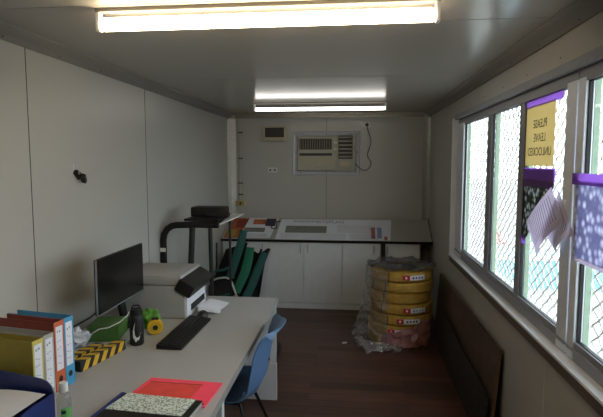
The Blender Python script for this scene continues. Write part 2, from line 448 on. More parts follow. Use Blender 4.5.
# outside
MB().box(1.2, -14, -.68, 60, 70, -.6).build('ground', 'ground', kind=ST)
w = thing('skip_bin', 'pale blue low open bin on the ground outside the window', 'bin', (4.4, 9.6, -.6))
MB().prism([(2.75, 9.3, -.6), (6.1, 9.3, -.6), (6.3, 9.3, -.05), (2.6, 9.3, -.05)], (0, .9, 0)).build('bin_body', 'skyblue', w)
MB().box(2.55, 9.25, -.08, 6.35, 9.32, -.02, .01).build('rim', 'white', w)
w = thing('traffic_cone', 'small red cone standing on the ground beyond the far panes', 'cone', (4.0, 14.6, -.6))
MB().box(3.8, 14.4, -.6, 4.2, 14.8, -.55, .01).build('base', 'conered', w)
MB().lathe([(.16, -.55), (.04, .05), (0, .06)], (4.0, 14.6, 0), 20).build('cone_body', 'conered', w, smooth=True)

# ------------------------------------------------------------------ ceiling lights
def tube_light(y, warm, strength, label, tr=.0165, tz=2.192):
    r = thing('fluorescent_light', label, 'light', (-.345, y, 2.26), group='ceiling tube lights')
    x0, x1 = -.985, .29
    MB().box(x0-.01, y-.016, 2.244, x1+.01, y+.016, 2.26, .004).build('batten', 'fixture', r)
    for x in (x0, x1): MB().box(x-.008, y-.016, 2.172, x+.008, y+.016, 2.245, .004).build('lamp_holder', 'white', r)
    MB().lathe([(0, x0+.009), (tr*.8, x0+.009), (tr, x0+.02), (tr, x1-.02), (tr*.8, x1-.009), (0, x1-.009)], (0, y, tz), 20, 'X').build('tube', emis('tube_glow', warm, strength), r, smooth=True)
tube_light(1.89, (1.0, .80, .52), TUBE_FRONT, 'warm fluorescent tube light across the ceiling nearest the camera', .025, 2.2)  # front tube drawn thicker, so its shape takes in the glow around it
tube_light(4.9, (1.0, .97, .90), TUBE_BACK, 'white fluorescent tube light across the ceiling near the back wall')

# ------------------------------------------------------------------ cabinets and plan bench
def cabinet(x0, x1, doors, label):
    r = thing('base_cabinet', label, 'cabinet', ((x0+x1)/2, 5.8, 0), group='base cabinets under the plan bench')
    MB().box(x0+.001, 5.632, .065, x1-.001, 5.99, .775).build('body', 'lam', r)
    MB().box(x0+.001, 5.605, 0, x1-.001, 5.66, .062, .002).build('plinth', 'lam', r)
    for a, b, h in doors:
        d = MB().box(a+.003, 5.612, .07, b-.003, 5.630, .772, .002).build('door', 'lam', r)
        MB().tube([(h, 5.611, .74), (h, 5.592, .735), (h, 5.592, .655), (h, 5.611, .65)], .004, 8).build('handle', 'alu_dull', d, smooth=True)
cabinet(XL+.01, -1.0, [(-1.43, -1.0, -1.05)], 'white laminate base cabinet in the left back corner behind the folded chairs')
cabinet(-1.0, -.134, [(-1.0, -.569, -.61), (-.569, -.134, -.525)], 'white two door base cabinet in the middle under the plan bench')
cabinet(-.134, .729, [(-.134, .294, .22), (.294, .729, .37)], 'white two door base cabinet on the right behind the yellow coils')
# tilted bench
sl = (1.02-.80)/(.40)
A0 = Vector((0, 5.575, .800)); A1 = Vector((0, 5.945, 1.005))
bt = (A1-A0).normalized(); bn = Vector((0, -bt.z, bt.y))
def BP(x, t, h=0): q = A0+(A1-A0)*t+bn*h; return (x, q.y, q.z)
r = thing('plan_bench', 'long sloping laminate plan bench with black front edge along the back wall', 'bench', (-.33, 5.76, 0))
MB().prism([BP(XL+.003, 0), BP(XL+.003, 1), BP(XL+.003, 1, -.02), BP(XL+.003, 0, -.02)], (XR-XL-.006, 0, 0)).build('top', 'bench', r)
w = MB().prism([BP(XL+.003, -.012, .003), BP(XL+.003, -.001, .003), BP(XL+.003, -.001, -.028), BP(XL+.003, -.012, -.028)], (XR-XL-.006, 0, 0))
w.prism([BP(XR-.012, 0, .0015), BP(XR-.012, 1, .0015), BP(XR-.012, 1, -.022), BP(XR-.012, 0, -.022)], (.008, 0, 0))
w.build('edge_strip', 'black', r)
MB().box(.30, 5.568, 0, .345, 5.602, .788, .003).build('leg', 'blackm', r)
MB().box(-1.27, 5.568, 0, -1.235, 5.602, .788, .003).build('leg', 'blackm', r)
MB().box(XL+.01, 5.935, .776, XR-.01, 5.975, .985, .003).build('rear_rail', 'bench', r)

def sheet(name, x0, x1, t0, t1, h, m, label, cat, skew=0, th=.0015):
    r = thing(name, label, cat, BP((x0+x1)/2, (t0+t1)/2, h))
    MB().prism([BP(x0, t0, h), BP(x1, t0, h), BP(x1+skew, t1, h), BP(x0+skew, t1, h)], bn*th).build('page', m, r)
    return r
def patch(name, r, x0, x1, t0, t1, h, m):
    return MB().prism([BP(x0, t0, h), BP(x1, t0, h), BP(x1, t1, h), BP(x0, t1, h)], bn*.0006).build(name, m, r)
r = sheet('magazine', -1.50, -1.22, .06, .96, .001, 'dull_orange', 'orange and brown printed booklet at left end of the plan bench', 'booklet', .05, .006)
patch('printed_picture', r, -1.40, -1.24, .5, .9, .0074, 'rust')
patch('printed_strip', r, -1.47, -1.37, .1, .42, .0074, 'yellowb')
r = sheet('site_plan', -1.32, -.96, .04, .97, .009, 'paper', 'smaller white printed plan beside the orange booklet', 'plan', .06)
patch('printed_map', r, -1.29, -1.04, .30, .50, .0106, 'papergrey')
patch('printed_picture', r, -1.2, -.95, .66, .9, .0106, 'dull_orange')
patch('printed_border', r, -1.05, -.93, .58, .94, .01125, 'ink')
w = MB()
for k in range(5): w.prism([BP(-1.30, .08+k*.035, .0106), BP(-1.0, .08+k*.035, .0106), BP(-1.0, .09+k*.035, .0106), BP(-1.30, .09+k*.035, .0106)], bn*.0004)
w.build('printed_lines', 'inkfaint', r)
r = sheet('drawing_sheet', -.90, .40, .03, .96, .0005, 'paper', 'large white site drawing spread over the middle of the plan bench', 'plan', .03)
patch('printed_map', r, -.80, -.32, .32, .64, .0021, 'papergrey')
words('title', 'SITEPLAN', M['inkfaint'], r, BP(-.28, .83, .0025), (1, 0, 0), bt, .075)
w = MB()
for k in range(9):
    for a, b in ((-.85, -.1), (-.05, .27)):
        w.prism([BP(a, .06+k*.028, .0021), BP(b, .06+k*.028, .0021), BP(b, .066+k*.028, .0021), BP(a, .066+k*.028, .0021)], bn*.0004)
for k in range(9): w.prism([BP(-.2, .35+k*.04, .0021), BP(.2, .35+k*.04, .0021), BP(.2, .357+k*.04, .0021), BP(-.2, .357+k*.04, .0021)], bn*.0004)
for k in range(14): w.prism([BP(-.72+k*.022, .8, .0021), BP(-.71+k*.022, .8, .0021), BP(-.71+k*.022, .9, .0021), BP(-.72+k*.022, .9, .0021)], bn*.0004)
w.build('printed_lines', 'inkfaint', r)
M['faded_red'] = mat('faded_red_print', srgb(158, 92, 96), .7, var=.2); M['faded_blue'] = mat('faded_blue_print', srgb(130, 132, 172), .7, var=.2)
patch('red_block', r, .19, .235, .1, .6, .0022, 'faded_red'); patch('blue_block', r, .26, .31, .12, .6, .0022, 'faded_blue'); patch('red_block', r, .335, .37, .05, .2, .0022, 'faded_red')
# clips holding the sheets
def clip(x, t, label):
    w = MB()
    w.tube([BP(x-.03, t+.1, .006), BP(x-.03, t-.12, .01), BP(x, t-.16, .012), BP(x+.03, t-.12, .01), BP(x+.025, t+.12, .03), BP(x+.06, t+.18, .012)], .007, 8)
    w.build('cable_hook', 'blackm', None, label, 'hook', smooth=True)
clip(-.94, .62, 'black bent hook lying on the bench between the two plans')

# ------------------------------------------------------------------ back wall fittings
r = thing('air_conditioner', 'off-white window air conditioner in an aluminium surround with a black cord to the right', 'air conditioner', (-.36, 5.99, 1.54))
w = MB(); ax0, ax1, az0, az1 = -.745, .06, 1.525, 2.045
w.prism([(ax0, 6, az0), (ax0+.014, 5.965, az0), (ax0+.05, 5.985, az0), (ax0+.05, 6, az0)], (0, 0, az1-az0)); w.prism([(ax1, 6, az0), (ax1-.014, 5.965, az0), (ax1-.05, 5.985, az0), (ax1-.05, 6, az0)], (0, 0, az1-az0))
w.prism([(ax0+.02, 6, az1), (ax0+.02, 5.962, az1-.014), (ax0+.02, 5.985, az1-.05), (ax0+.02, 6, az1-.05)], (ax1-ax0-.04, 0, 0)); w.prism([(ax0+.02, 6, az0), (ax0+.02, 5.962, az0+.014), (ax0+.02, 5.985, az0+.045), (ax0+.02, 6, az0+.045)], (ax1-ax0-.04, 0, 0))
w.build('surround', 'alu', r)
for x, z in ((ax0+.035, 1.8), (ax0+.12, az1-.03), (-.34, az1-.03), (ax1-.11, az1-.03), (ax1-.035, 1.8), (-.34, az0+.03), (ax0+.1, az0+.03)): MB().blob((x, 5.972, z), .006, .004, .006, 0, 1).build('screw', 'black', r)
MB().box(-.688, 5.93, 1.575, .008, 5.99, 1.992, .012).build('casing', 'offwhite', r, smooth=True)
w = MB(); w.box(-.68, 5.915, 1.585, -.225, 5.935, 1.982, .008); w.build('front_panel', 'offwhite', r)
w = MB(); w.box(-.655, 5.912, 1.828, -.27, 5.917, 1.955, .003); w.build('intake_grille', 'grille', r)
w = MB(); w.box(-.655, 5.912, 1.755, -.27, 5.917, 1.785, .002); w.build('intake_slot', 'grille', r)
w = MB()
for k in range(14): w.box(-.64+k*.028, 5.9095, 1.83, -.637+k*.028, 5.912, 1.953)
for k in range(10): w.box(-.655, 5.912, 1.64+k*.0105, -.27, 5.9155, 1.6435+k*.0105)
w.build('grille_bars', 'cream', r)
w = MB(); w.box(-.195, 5.916, 1.72, -.03, 5.928, 1.99, .003); w.build('vent_recess', 'grille', r)
w = MB()
for k in range(6): w.obox((-.112, 5.91, 1.745+k*.045), (1, 0, 0), (0, .8, .6), (0, -.6, .8), .078, .015, .003)
w.build('louvres', 'offwhite', r)
w = MB().box(-.195, 5.916, 1.625, -.03, 5.926, 1.70, .003); c = w.build('control_panel', 'offwhite', r)
w = MB().box(-.17, 5.9135, 1.64, -.06, 5.917, 1.685, .001); w.build('display', 'cream', c)
for z in (1.825, 1.90): MB().box(-.25, 5.908, z, -.205, 5.917, z+.018, .003).build('catch', 'white', r)
ac = r

r = thing('power_outlet', 'white power outlet at upper right of the air conditioner, black plug in it', 'outlet', (.125, 5.99, 2.09), group='wall outlets')
MB().box(.065, 5.985, 2.085, .175, 6, 2.15, .004).build('plate', 'white', r)
MB().lathe([(0, -.03), (.02, -.03), (.022, 0), (0, 0)], (.135, 5.985, 2.117), 16, 'Y').build('plug', 'black', r, smooth=True)
pts = [(.135, 5.965, 2.10), (.15, 5.965, 2.04)]
pts += [(.165+.02*math.sin(k), 5.975, 2.0-k*.05) for k in range(6)]+[(.19, 5.975, 1.68), (.175, 5.975, 1.62), (.13, 5.975, 1.58), (.08, 5.97, 1.59), (.03, 5.965, 1.63), (-.005, 5.96, 1.69)]
MB().tube(pts, .0045, 8).build('power_cord', 'black', ac, 'black cord looping up to the outlet', smooth=True)

r = thing('switchboard_box', 'cream switchboard box with dark cover high on the back wall left of the air conditioner', 'box', (-.955, 5.97, 1.92))
MB().box(-1.09, 5.93, 1.93, -.82, 6, 2.10, .006).build('housing', 'cream', r)
MB().box(-1.068, 5.922, 1.975, -.842, 5.932, 2.088, .003).build('cover', 'grille', r)
w = MB()
for k in range(6): w.box(-1.05+k*.036, 5.925, 1.94, -1.03+k*.036, 5.93, 1.962)
w.build('breakers', 'offwhite', r)
r = thing('power_outlet', 'small white double outlet on the back wall under the switchboard box', 'outlet', (-.99, 5.99, 1.56), group='wall outlets')
MB().box(-1.045, 5.988, 1.555, -.935, 6, 1.615, .004).build('plate', 'white', r)
for x in (-1.018, -.962): MB().box(x-.012, 5.985, 1.575, x+.012, 5.989, 1.595, .001).build('socket', 'grille', r)
r = thing('cable_conduit', 'thin vertical cable conduit in the left back corner ending at a yellowed switch', 'conduit', (-1.39, 5.99, 1.2))
MB().tube([(-1.392, 5.988, 2.2), (-1.392, 5.988, 1.22)], .008, 8).build('pipe', 'offwhite', r, smooth=True)
for z in (2.03, 1.72, 1.42, 1.28): MB().box(-1.412, 5.978, z, -1.352, 5.9995, z+.014, .002).build('pipe_clip', 'grille', r)
MB().tube([(-1.39+.045*math.cos(a/8*2*PI), 5.985, 2.14+.045*math.sin(a/8*2*PI)) for a in range(8)], .005, 6, True).build('cable_loop', 'offwhite', r, smooth=True)
r = thing('wall_switch', 'yellowed switch box at the foot of the corner conduit', 'switch', (-1.385, 5.98, 1.14))
MB().box(-1.44, 5.965, 1.145, -1.33, 6, 1.215, .005).build('switch_box', 'yellowed', r)
MB().box(-1.395, 5.958, 1.165, -1.37, 5.967, 1.195, .003).build('rocker', 'grille', r)

# bracket on left wall
r = thing('wall_clip', 'small black spring clip fixed to the left wall above the monitor', 'clip', (XL, 2.62, 1.57))
MB().obox((XL+.012, 2.62, 1.605), (1, 0, 0), (0, .75, -.66), (0, .66, .75), .012, .03, .012, .004).build('jaw', 'black', r)
MB().obox((XL+.035, 2.638, 1.585), (.9, .3, -.3), (-.3, .75, -.59), (.05, .62, .78), .014, .032, .012, .005).build('grip', 'blackm', r)
MB().lathe([(0, 0), (.008, 0), (.008, .01), (0, .01)], (XL+.028, 2.603, 1.615), 12, 'X').build('pin', 'chrome', r, smooth=True)
MB().box(XL, 2.592, 1.62, XL+.003, 2.602, 1.665, .001).build('backing_strip', 'white', r)

# ------------------------------------------------------------------ desk
r = thing('office_desk', 'long pale grey laminate desk along the left wall', 'desk', (-1.02, 2.0, 0))
MB().box(XL+.015, .1, .708, -.522, 3.36, .74, .002).build('desktop', 'desk', r)
MB().box(-.5225, .1, .7085, -.5195, 3.36, .7395).build('edge_banding', 'lam_edge', r)
MB().box(-1.50, 3.330, .285, -.532, 3.350, .707, .002).build('end_panel', 'lam', r)
MB().box(-1.50, 3.326, .015, -.529, 3.352, .281, .002).build('end_panel', 'lam', r)
for x, y in ((-.55, 1.93), (-1.49, 1.72), (-1.49, 3.27), (-.54, .15), (-1.49, .15)):
    w = MB().box(x-.02, y-.02, .015, x+.02, y+.02, .708, .003); w.lathe([(0, 0), (.022, 0), (.022, .015), (0, .015)], (x, y, 0), 12)
    w.build('leg', 'white', r)
DZ = .7405

# monitor
r = thing('monitor', 'black flat screen monitor on the desk by the left wall', 'monitor', (-1.30, 2.70, DZ))
mx = Matrix.Translation((-1.24, 2.53, 1.062))
MB().box(-.014, -.266, -.140, .0, .266, .140, .004, mx).build('housing', 'black', r)
MB().box(-.035, -.16, -.12, -.012, .16, .08, .01, mx).build('back_cover', 'black', r)
MB().box(.0005, -.260, -.135, .002, .260, .136, 0, mx).build('screen', 'screen', r)
MB().box(.0005, -.265, -.1395, .0035, .265, -.136, 0, mx).build('lower_bezel', 'alu_dull', r)
MB().box(-.006, -.2680, -.1405, .002, -.2655, .1405, 0, mx).build('side_trim', 'alu_dull', r)
MB().prism([(-1.30, 2.66, DZ+.012), (-1.30, 2.72, DZ+.012), (-1.268, 2.58, 1.0), (-1.268, 2.52, 1.0)], (-.018, 0, 0)).build('neck', 'black', r)
MB().box(-1.39, 2.63, DZ, -1.22, 2.80, DZ+.012, .004).build('base', 'black', r)
# printer
r = thing('printer', 'pale grey laser printer with black control panel on the far end of the desk', 'printer', (-1.19, 3.0, DZ))
px0, px1, py0, py1 = -1.40, -1.0, 2.82, 3.20
MB().box(px0, py0, DZ, px1, py1, .94, .012).build('body', 'prt', r, smooth=True)
MB().box(px0+.004, py0+.003, .943, px1-.02, py1-.003, 1.003, .012).build('lid', 'prt', r, smooth=True)
MB().box(px1-.012, py0+.006, DZ+.005, px1+.015, py1-.006, .93, .006).build('front_panel', 'prtw', r)
MB().box(px1+.0155, py0+.07, .775, px1+.017, py1-.04, .815).build('paper_slot', 'black', r)
MB().box(px1+.0155, py0+.23, .885, px1+.017, py0+.25, .905).build('badge', 'ink', r)
mx = Matrix.Translation((px1-.035, 0, .963)) @ Matrix.Rotation(math.radians(30), 4, 'Y')
MB().box(-.005, py0-.014, -.05, .105, py1+.005, .028, .014, mx).build('control_panel', 'black', r, smooth=True)
MB().box(px0+.06, py0-.0015, .748, px0+.20, py0+.001, .754).build('base_gap', 'seam', r)
for k, (a, z, lab) in enumerate(((10, .768, 'lower sheet of paper lying in front of the printer slot'), (-8, .774, 'upper loose sheet of paper coming out of the printer slot'))):
    m4 = Matrix.Translation((-.905+.01*k, 3.03+.02*k, z)) @ Matrix.Rotation(math.radians(a), 4, 'Z')
    w = MB().grid(lambda u, v: m4 @ Vector(((u-.5)*.14, (v-.5)*.21, -.022*max(0, (u-.1))+.004*math.sin(v*6+k))), 8, 8, .0008)
    w.build('printed_page', 'paper', None, lab, 'paper', group='pages from the printer')

# keyboard and mouse
r = thing('keyboard', 'black computer keyboard angled on the desk before the printer', 'keyboard', (-.92, 2.6, DZ))
kx = Matrix.Translation((-.912, 2.585, DZ)) @ Matrix.Rotation(math.radians(-1), 4, 'Z')
MB().prism([kx @ Vector(p) for p in ((-.065, -.245, 0), (.065, -.245, 0), (.065, -.245, .012), (-.065, -.245, .024))], Vector((.008, .49, 0))).build('base', 'black', r)
w = MB()
for i in range(5):
    for j in range(20):
        if i == 0 and 5 < j < 11: continue
        x = .052-i*.0235; y = -.234+j*.0235
        zt = .012+(.065-x)*.092
        c = kx @ Vector((x-.004, y+.011, zt+.003))
        w.box(c.x-.0095, c.y-.0095, c.z-.003, c.x+.0095, c.y+.0095, c.z+.003, .0015, None, 1)
w.build('keys', 'blackm', r)
r = thing('computer_mouse', 'black computer mouse at the far end of the keyboard', 'mouse', (-.915, 2.88, DZ))
w = MB(); b = bmesh.new(); bmesh.ops.create_uvsphere(b, u_segments=20, v_segments=12, radius=1)
for v in b.verts: v.co = Vector((-.915+v.co.x*.032, 2.895+v.co.y*.05, DZ+max(0, v.co.z)*.036))
w._add(b); w.build('shell', 'black', r, smooth=True)
MB().lathe([(0, -.003), (.008, -.003), (.008, .003), (0, .003)], (-.915, 2.87, DZ+.031), 12, 'X').build('scroll_wheel', 'grille', r)

# black drink bottle with white swoosh
r = thing('drink_bottle', 'black drink bottle with white curved tick mark on the desk', 'bottle', (-1.12, 2.41, DZ))
c = (-1.108, 2.40, DZ)
MB().lathe([(0, 0), (.031, 0), (.035, .006), (.035, .13), (.032, .15), (.026, .16), (0, .16)], c, 28).build('flask', 'black', r, smooth=True)
MB().lathe([(0, .155), (.030, .155), (.031, .16), (.031, .178), (.026, .186), (0, .186)], c, 28).build('cap', 'softblack', r, smooth=True)
MB().tube([(c[0]-.02, c[1]-.01, DZ+.185), (c[0]-.012, c[1]-.006, DZ+.203), (c[0]+.012, c[1]+.006, DZ+.203), (c[0]+.02, c[1]+.01, DZ+.185)], .005, 8).build('carry_loop', 'softblack', r, smooth=True)
a0 = math.atan2(-c[1], -c[0])+.06
def onb(s, z): a = a0+s/.035; return (c[0]+.0356*math.cos(a), c[1]+.0356*math.sin(a), DZ+z)
up = [(-.010, .125), (-.014, .085), (-.011, .058), (-.002, .044), (.010, .050), (.024, .078)]
lo = [(-.010, .125), (-.022, .080), (-.021, .046), (-.008, .022), (.008, .034), (.024, .078)]
w = MB()
for (p, q), (a, b) in zip(zip(up, up[1:]), zip(lo, lo[1:])):
    vs = [w.bm.verts.new(onb(*k)) for k in (p, q, b, a)]; w.bm.faces.new(vs)
w.build('tick_mark', 'white', r)

# yellow tape measure
r = thing('tape_measure', 'round yellow tape measure with black centre on the desk', 'tape measure', (-1.07, 2.56, DZ))
fd = Vector((.38, -.92, 0)).normalized(); sd = Vector((fd.y, -fd.x, 0)) * -1
def disc(c, R, t, seg=28):
    a = [c+sd*(R*math.cos(2*PI*k/seg))+Vector((0, 0, R*math.sin(2*PI*k/seg))) for k in range(seg)]
    return a, fd*t
c = Vector((-1.075, 2.56, DZ+.041))
P, o_ = disc(c-fd*.018, .041, .036); MB().prism(P, o_).build('case', 'yellowt', r, smooth=True)
P, o_ = disc(c+fd*.018, .033, .003); MB().prism(P, o_).build('face_ring', 'hazy', r, smooth=True)
P, o_ = disc(c+fd*.021, .015, .003, 8); MB().prism(P, o_).build('centre_emblem', 'black', r)
MB().obox(c+Vector((0, 0, .044))-fd*0, sd, fd, (0, 0, 1), .018, .012, .006, .002).build('lock_button', 'black', r)
# crumpled bright green cloth
w = MB().blob((-1.14, 2.66, DZ+.04), .045, .05, .06, .7, 4, 1.6); w.blob((-1.17, 2.71, DZ+.04), .05, .045, .05, .7, 3, 1.8)
for v in w.bm.verts: v.co.z = max(v.co.z, DZ)
w.build('crumpled_cloth', 'lime', None, 'crumpled bright green cloth behind the black drink bottle', 'cloth')
# green box
r = thing('cardboard_box', 'dark green low box on the desk under the monitor', 'box', (-1.30, 2.48, DZ))
m4 = Matrix.Translation((-1.33, 2.47, DZ)) @ Matrix.Rotation(math.radians(10), 4, 'Z')
MB().box(-.06, -.06, 0, .10, .12, .075, .004, m4).build('carton', 'box', r)
MB().box(-.062, -.062, .062, .102, .122, .08, .003, m4).build('lid', 'box', r)
w = MB().blob((-1.40, 2.345, DZ+.045), .055, .05, .045, .5, 4, 2.0)
for v in w.bm.verts: v.co.z = max(v.co.z, DZ)
w.build('crumpled_tissue', 'paper', None, 'white crumpled paper beside the blue binder', 'paper')
# cables
MB().tube([(-1.225, 2.60, .87), (-1.215, 2.52, .85), (-1.22, 2.45, .838), (-1.25, 2.38, .828), (-1.29, 2.36, .826), (-1.33, 2.36, .80), (-1.345, 2.31, .75)], .003, 6).build('white_cable', 'white', None, 'thin white cable trailing over the green box', 'cable', smooth=True)
MB().tube([(-1.285, 2.43, .93), (-1.36, 2.40, .87), (-1.45, 2.38, .82), (-1.5, 2.36, .77), (-1.5, 2.28, .747)], .004, 6).build('black_cable', 'black', None, 'black cable running down behind the monitor to the wall', 'cable', smooth=True)
# hazard striped bars
def hazard(c, ang, L, W, H, label, n, tilt=0):
    r = thing('hazard_strip', label, 'barrier strip', (c[0], c[1], DZ))
    m = Matrix.Translation(c) @ Matrix.Rotation(ang, 4, 'Z') @ Matrix.Rotation(tilt, 4, 'X')
    MB().box(-L/2, -W/2, 0, L/2, W/2, H, .003, m).build('strip_body', 'black', r)
    w = MB()
    for k in range(n):
        x = -L/2+.012+k*(L-.02)/n; d = (L-.02)/n*.52; s = d*.8
        if x+d+s > L/2: s = max(0, L/2-x-d)
        w.prism([m @ Vector(p) for p in ((x, -W/2-.0006, .002), (x+d, -W/2-.0006, .002), (x+d+s, -W/2-.0006, H-.002), (x+s, -W/2-.0006, H-.002))], m.to_3x3() @ Vector((0, .0006, 0)))
        w.prism([m @ Vector(p) for p in ((x+s, -W/2+.002, H), (x+d+s, -W/2+.002, H), (x+d, W/2-.002, H), (x, W/2-.002, H))], m.to_3x3() @ Vector((0, 0, .0006)))
    w.build('chevrons', 'hazy', r)
hazard((-1.19, 2.185, DZ), math.radians(76), .30, .045, .048, 'black and yellow striped strip lying nearest the camera beside the blue binder', 5)
hazard((-1.275, 2.175, DZ), math.radians(74), .22, .05, .045, 'black and yellow striped strip lying behind the longer one by the white crumpled paper', 4)
r = thing('marker_pen', 'short white marker pen at the far end of the striped strip', 'pen', (-1.14, 2.45, DZ))
MB().tube([(-1.165, 2.37, DZ+.01), (-1.155, 2.46, DZ+.01)], .009, 12).build('barrel', 'white', r, smooth=True)
MB().tube([(-1.155, 2.46, DZ+.01), (-1.153, 2.475, DZ+.01)], [.009, .003], 12).build('tip', 'black', r, smooth=True)

# ------------------------------------------------------------------ binders
e_ = Vector((.17, .985, 0)).normalized(); d_ = Vector((-.985, .17, 0)).normalized(); n_ = -d_
def binder(k, top, cm, sm, label, depth=.285, back=0, paper=True, hole=True, lines=5):
    p0 = Vector((-1.189, 1.893, DZ)) + e_*(.0545*k) + d_*back
    r = thing('ring_binder', label, 'binder', p0+d_*.14+e_*.025, group='ring binders in a row on the desk')
    H = top-DZ; W = .053
    def bx(a0, a1, b0, b1, z0, z1, bev=.001):
        c = p0+e_*(a0+a1)/2+d_*(b0+b1)/2+Vector((0, 0, (z0+z1)/2))
        return MB().obox(c, e_, d_, (0, 0, 1), (a1-a0)/2, (b1-b0)/2, (z1-z0)/2, bev)
    bx(0, .003, 0, depth, 0, H).build('cover', cm, r); bx(W-.003, W, 0, depth, 0, H).build('cover', cm, r)
    sp = bx(0, W, -.003, 0, 0, H).build('spine', sm, r)
    if paper: bx(.006, W-.012, .03, depth-.012, .006, H-.018, .002).build('papers', 'paper', r)
    lb = bx(.007, W-.009, -.0042, -.0031, H*.30 if hole else H*.12, H*.93).build('spine_label', 'paper', sp)
    w = MB()
    for q in range(lines):
        z = H*(.84-q*.11 if hole else .84-q*.13)
        for (a0, a1) in ((.011, .022), (.024, .034)):
            c = p0+e_*(a0+a1)/2-d_*.0045+Vector((0, 0, z+random.uniform(-.006, .006)))
            w.obox(c, e_, d_, (0, 0, 1), (a1-a0)/2*random.uniform(.5, 1), .0003, .0014 if q else .004)
    w.build('writing', 'inkfaint', sp)
    if hole:
        c = p0+e_*(W/2)-d_*.0042+Vector((0, 0, H*.17)); seg = 16
        w = MB().prism([c+e_*(.0105*math.cos(2*PI*i/seg))+Vector((0, 0, .0125*math.sin(2*PI*i/seg))) for i in range(seg)], d_*.001)
        w.build('finger_hole', 'black', sp)
    return r
binder(0, 1.032, 'blueb', 'blueb', 'blue ring binder, the last of the row beside the striped strip')
binder(-1, 1.03, 'rust', 'orange', 'orange ring binder standing between the blue and the grey ones', back=.0)
binder(-2, .995, 'greyb', 'greyb', 'grey ring binder with long white label between the yellow and orange ones', back=.002, hole=False, lines=6)
binder(-3, .99, 'yellowb', 'yspine', 'mustard yellow ring binder, nearest of the row', back=.003, hole=False, lines=6)
#binder(-4.05, .985, 'yellowb', 'yspine', 'mustard yellow binder standing behind the navy tray', back=.035, hole=False, lines=6)

# letter tray with paper
r = thing('letter_tray', 'navy blue plastic letter tray with curved sides on the near left of the desk', 'tray', (-1.2, 1.5, DZ))
T = Matrix.Translation((-1.255, 1.52, DZ)) @ Matrix.Rotation(math.radians(-14), 4, 'Z')
def tp(x, y, z): return T @ Vector((x, y, z))
MB().box(-.17, -.15, .0, .15, .15, .004, .001, T).build('tray_floor', 'navy', r)
prof = [(-.17, .0), (.15, 0), (.15, .105), (.14, .128), (.12, .142), (.09, .148), (-.17, .150)]
MB().prism([tp(x, .15, z) for x, z in prof], T.to_3x3() @ Vector((0, .005, 0))).build('back_wall', 'navy', r)
prof = [(.15, 0), (.15, .105), (.05, .095), (-.02, .075), (-.15, .06), (-.15, 0)]
MB().prism([tp(.15, y, z) for y, z in prof], T.to_3x3() @ Vector((.005, 0, 0))).build('side_wall', 'navy', r)
MB().box(-.17, -.15, .055, .148, .148, .059, .001, T).build('upper_shelf', 'navy', r)
MB().grid(lambda u, v: tp(-.165+.30*u, -.14+.27*v, .075+.030*u*v+.008*math.sin(u*3)), 10, 8, .001).build('loose_page', 'paper', None, 'white page resting in the top of the navy tray', 'paper')
MB().grid(lambda u, v: tp(-.15+.27*u, -.148+.25*v, .03+.006*u), 6, 6, .001).build('loose_page', 'paper', None, 'white page in the lower level of the navy tray', 'paper')

# sanitiser bottle
r = thing('sanitiser_bottle', 'small clear bottle with white cap and green label in front of the binders', 'bottle', (-1.015, 1.60, DZ))
c = (-1.015, 1.60, DZ)
MB().lathe([(0, 0), (.021, 0), (.024, .004), (.024, .10), (.020, .117), (.011, .126), (.011, .13), (0, .13)], c, 24).build('bottle_body', 'clear', r, smooth=True)
MB().lathe([(0, .128), (.015, .128), (.015, .156), (.013, .160), (0, .160)], c, 24).build('cap', 'white', r, smooth=True)
aa = math.atan2(-c[1], -c[0])+.3
MB().grid(lambda u, v: (c[0]+.0248*math.cos(aa-.8+1.6*u), c[1]+.0248*math.sin(aa-.8+1.6*u), DZ+.02+.055*v), 12, 2, .0004).build('label', 'label_green', r)
MB().grid(lambda u, v: (c[0]+.0252*math.cos(aa-.7+.6*u), c[1]+.0252*math.sin(aa-.7+.6*u), DZ+.055+.012*v), 6, 1, .0003).build('label_mark', 'black', r)

# red folder, marbled book
r = thing('document_folder', 'bright red plastic folder lying near the desk edge', 'folder', (-.71, 1.9, DZ))
F4 = [(-.865, 2.005), (-.545, 1.985), (-.560, 1.775), (-.568, 1.775), (-.568, 1.80), (-.89, 1.832)]
MB().prism([(x, y, DZ) for x, y in F4], (0, 0, .007)).build('cover', 'folder', r)
MB().prism([(-.850, 1.962, DZ+.0071), (-.625, 1.952, DZ+.0071), (-.638, 1.815, DZ+.0071), (-.872, 1.838, DZ+.0071)], (0, 0, .0008)).build('window_panel', 'folderd', r)
MB().prism([(-.852, 1.966, DZ+.0071), (-.622, 1.956, DZ+.0071), (-.622, 1.952, DZ+.0071), (-.852, 1.962, DZ+.0071)], (0, 0, .0012)).build('fold_line', 'rust', r)
r = thing('notebook', 'thick notebook with grey green marbled cover and blue spine on the desk', 'notebook', (-.73, 1.66, DZ))
N4 = [(-.905, 1.825), (-.575, 1.79), (-.60, 1.50), (-.94, 1.52)]
MB().prism([(x, y, DZ+.0005) for x, y in N4], (0, 0, .020)).build('pages', 'greyb', r)
MB().prism([(-.90, 1.822, DZ+.0206), (-.572, 1.790, DZ+.0206), (-.598, 1.497, DZ+.0206), (-.935, 1.517, DZ+.0206)], (0, 0, .002)).build('black_cover', 'black', r)
MB().prism([(-.884, 1.822, DZ+.0227), (-.600, 1.795, DZ+.0227), (-.612, 1.665, DZ+.0227), (-.912, 1.69, DZ+.0227)], (0, 0, .0012)).build('marbled_panel', 'pad', r)
MB().prism([(-.913, 1.826, DZ+.0005), (-.898, 1.824, DZ+.0005), (-.933, 1.517, DZ+.0005), (-.948, 1.519, DZ+.0005)], (0, 0, .023)).build('spine', 'navy', r)

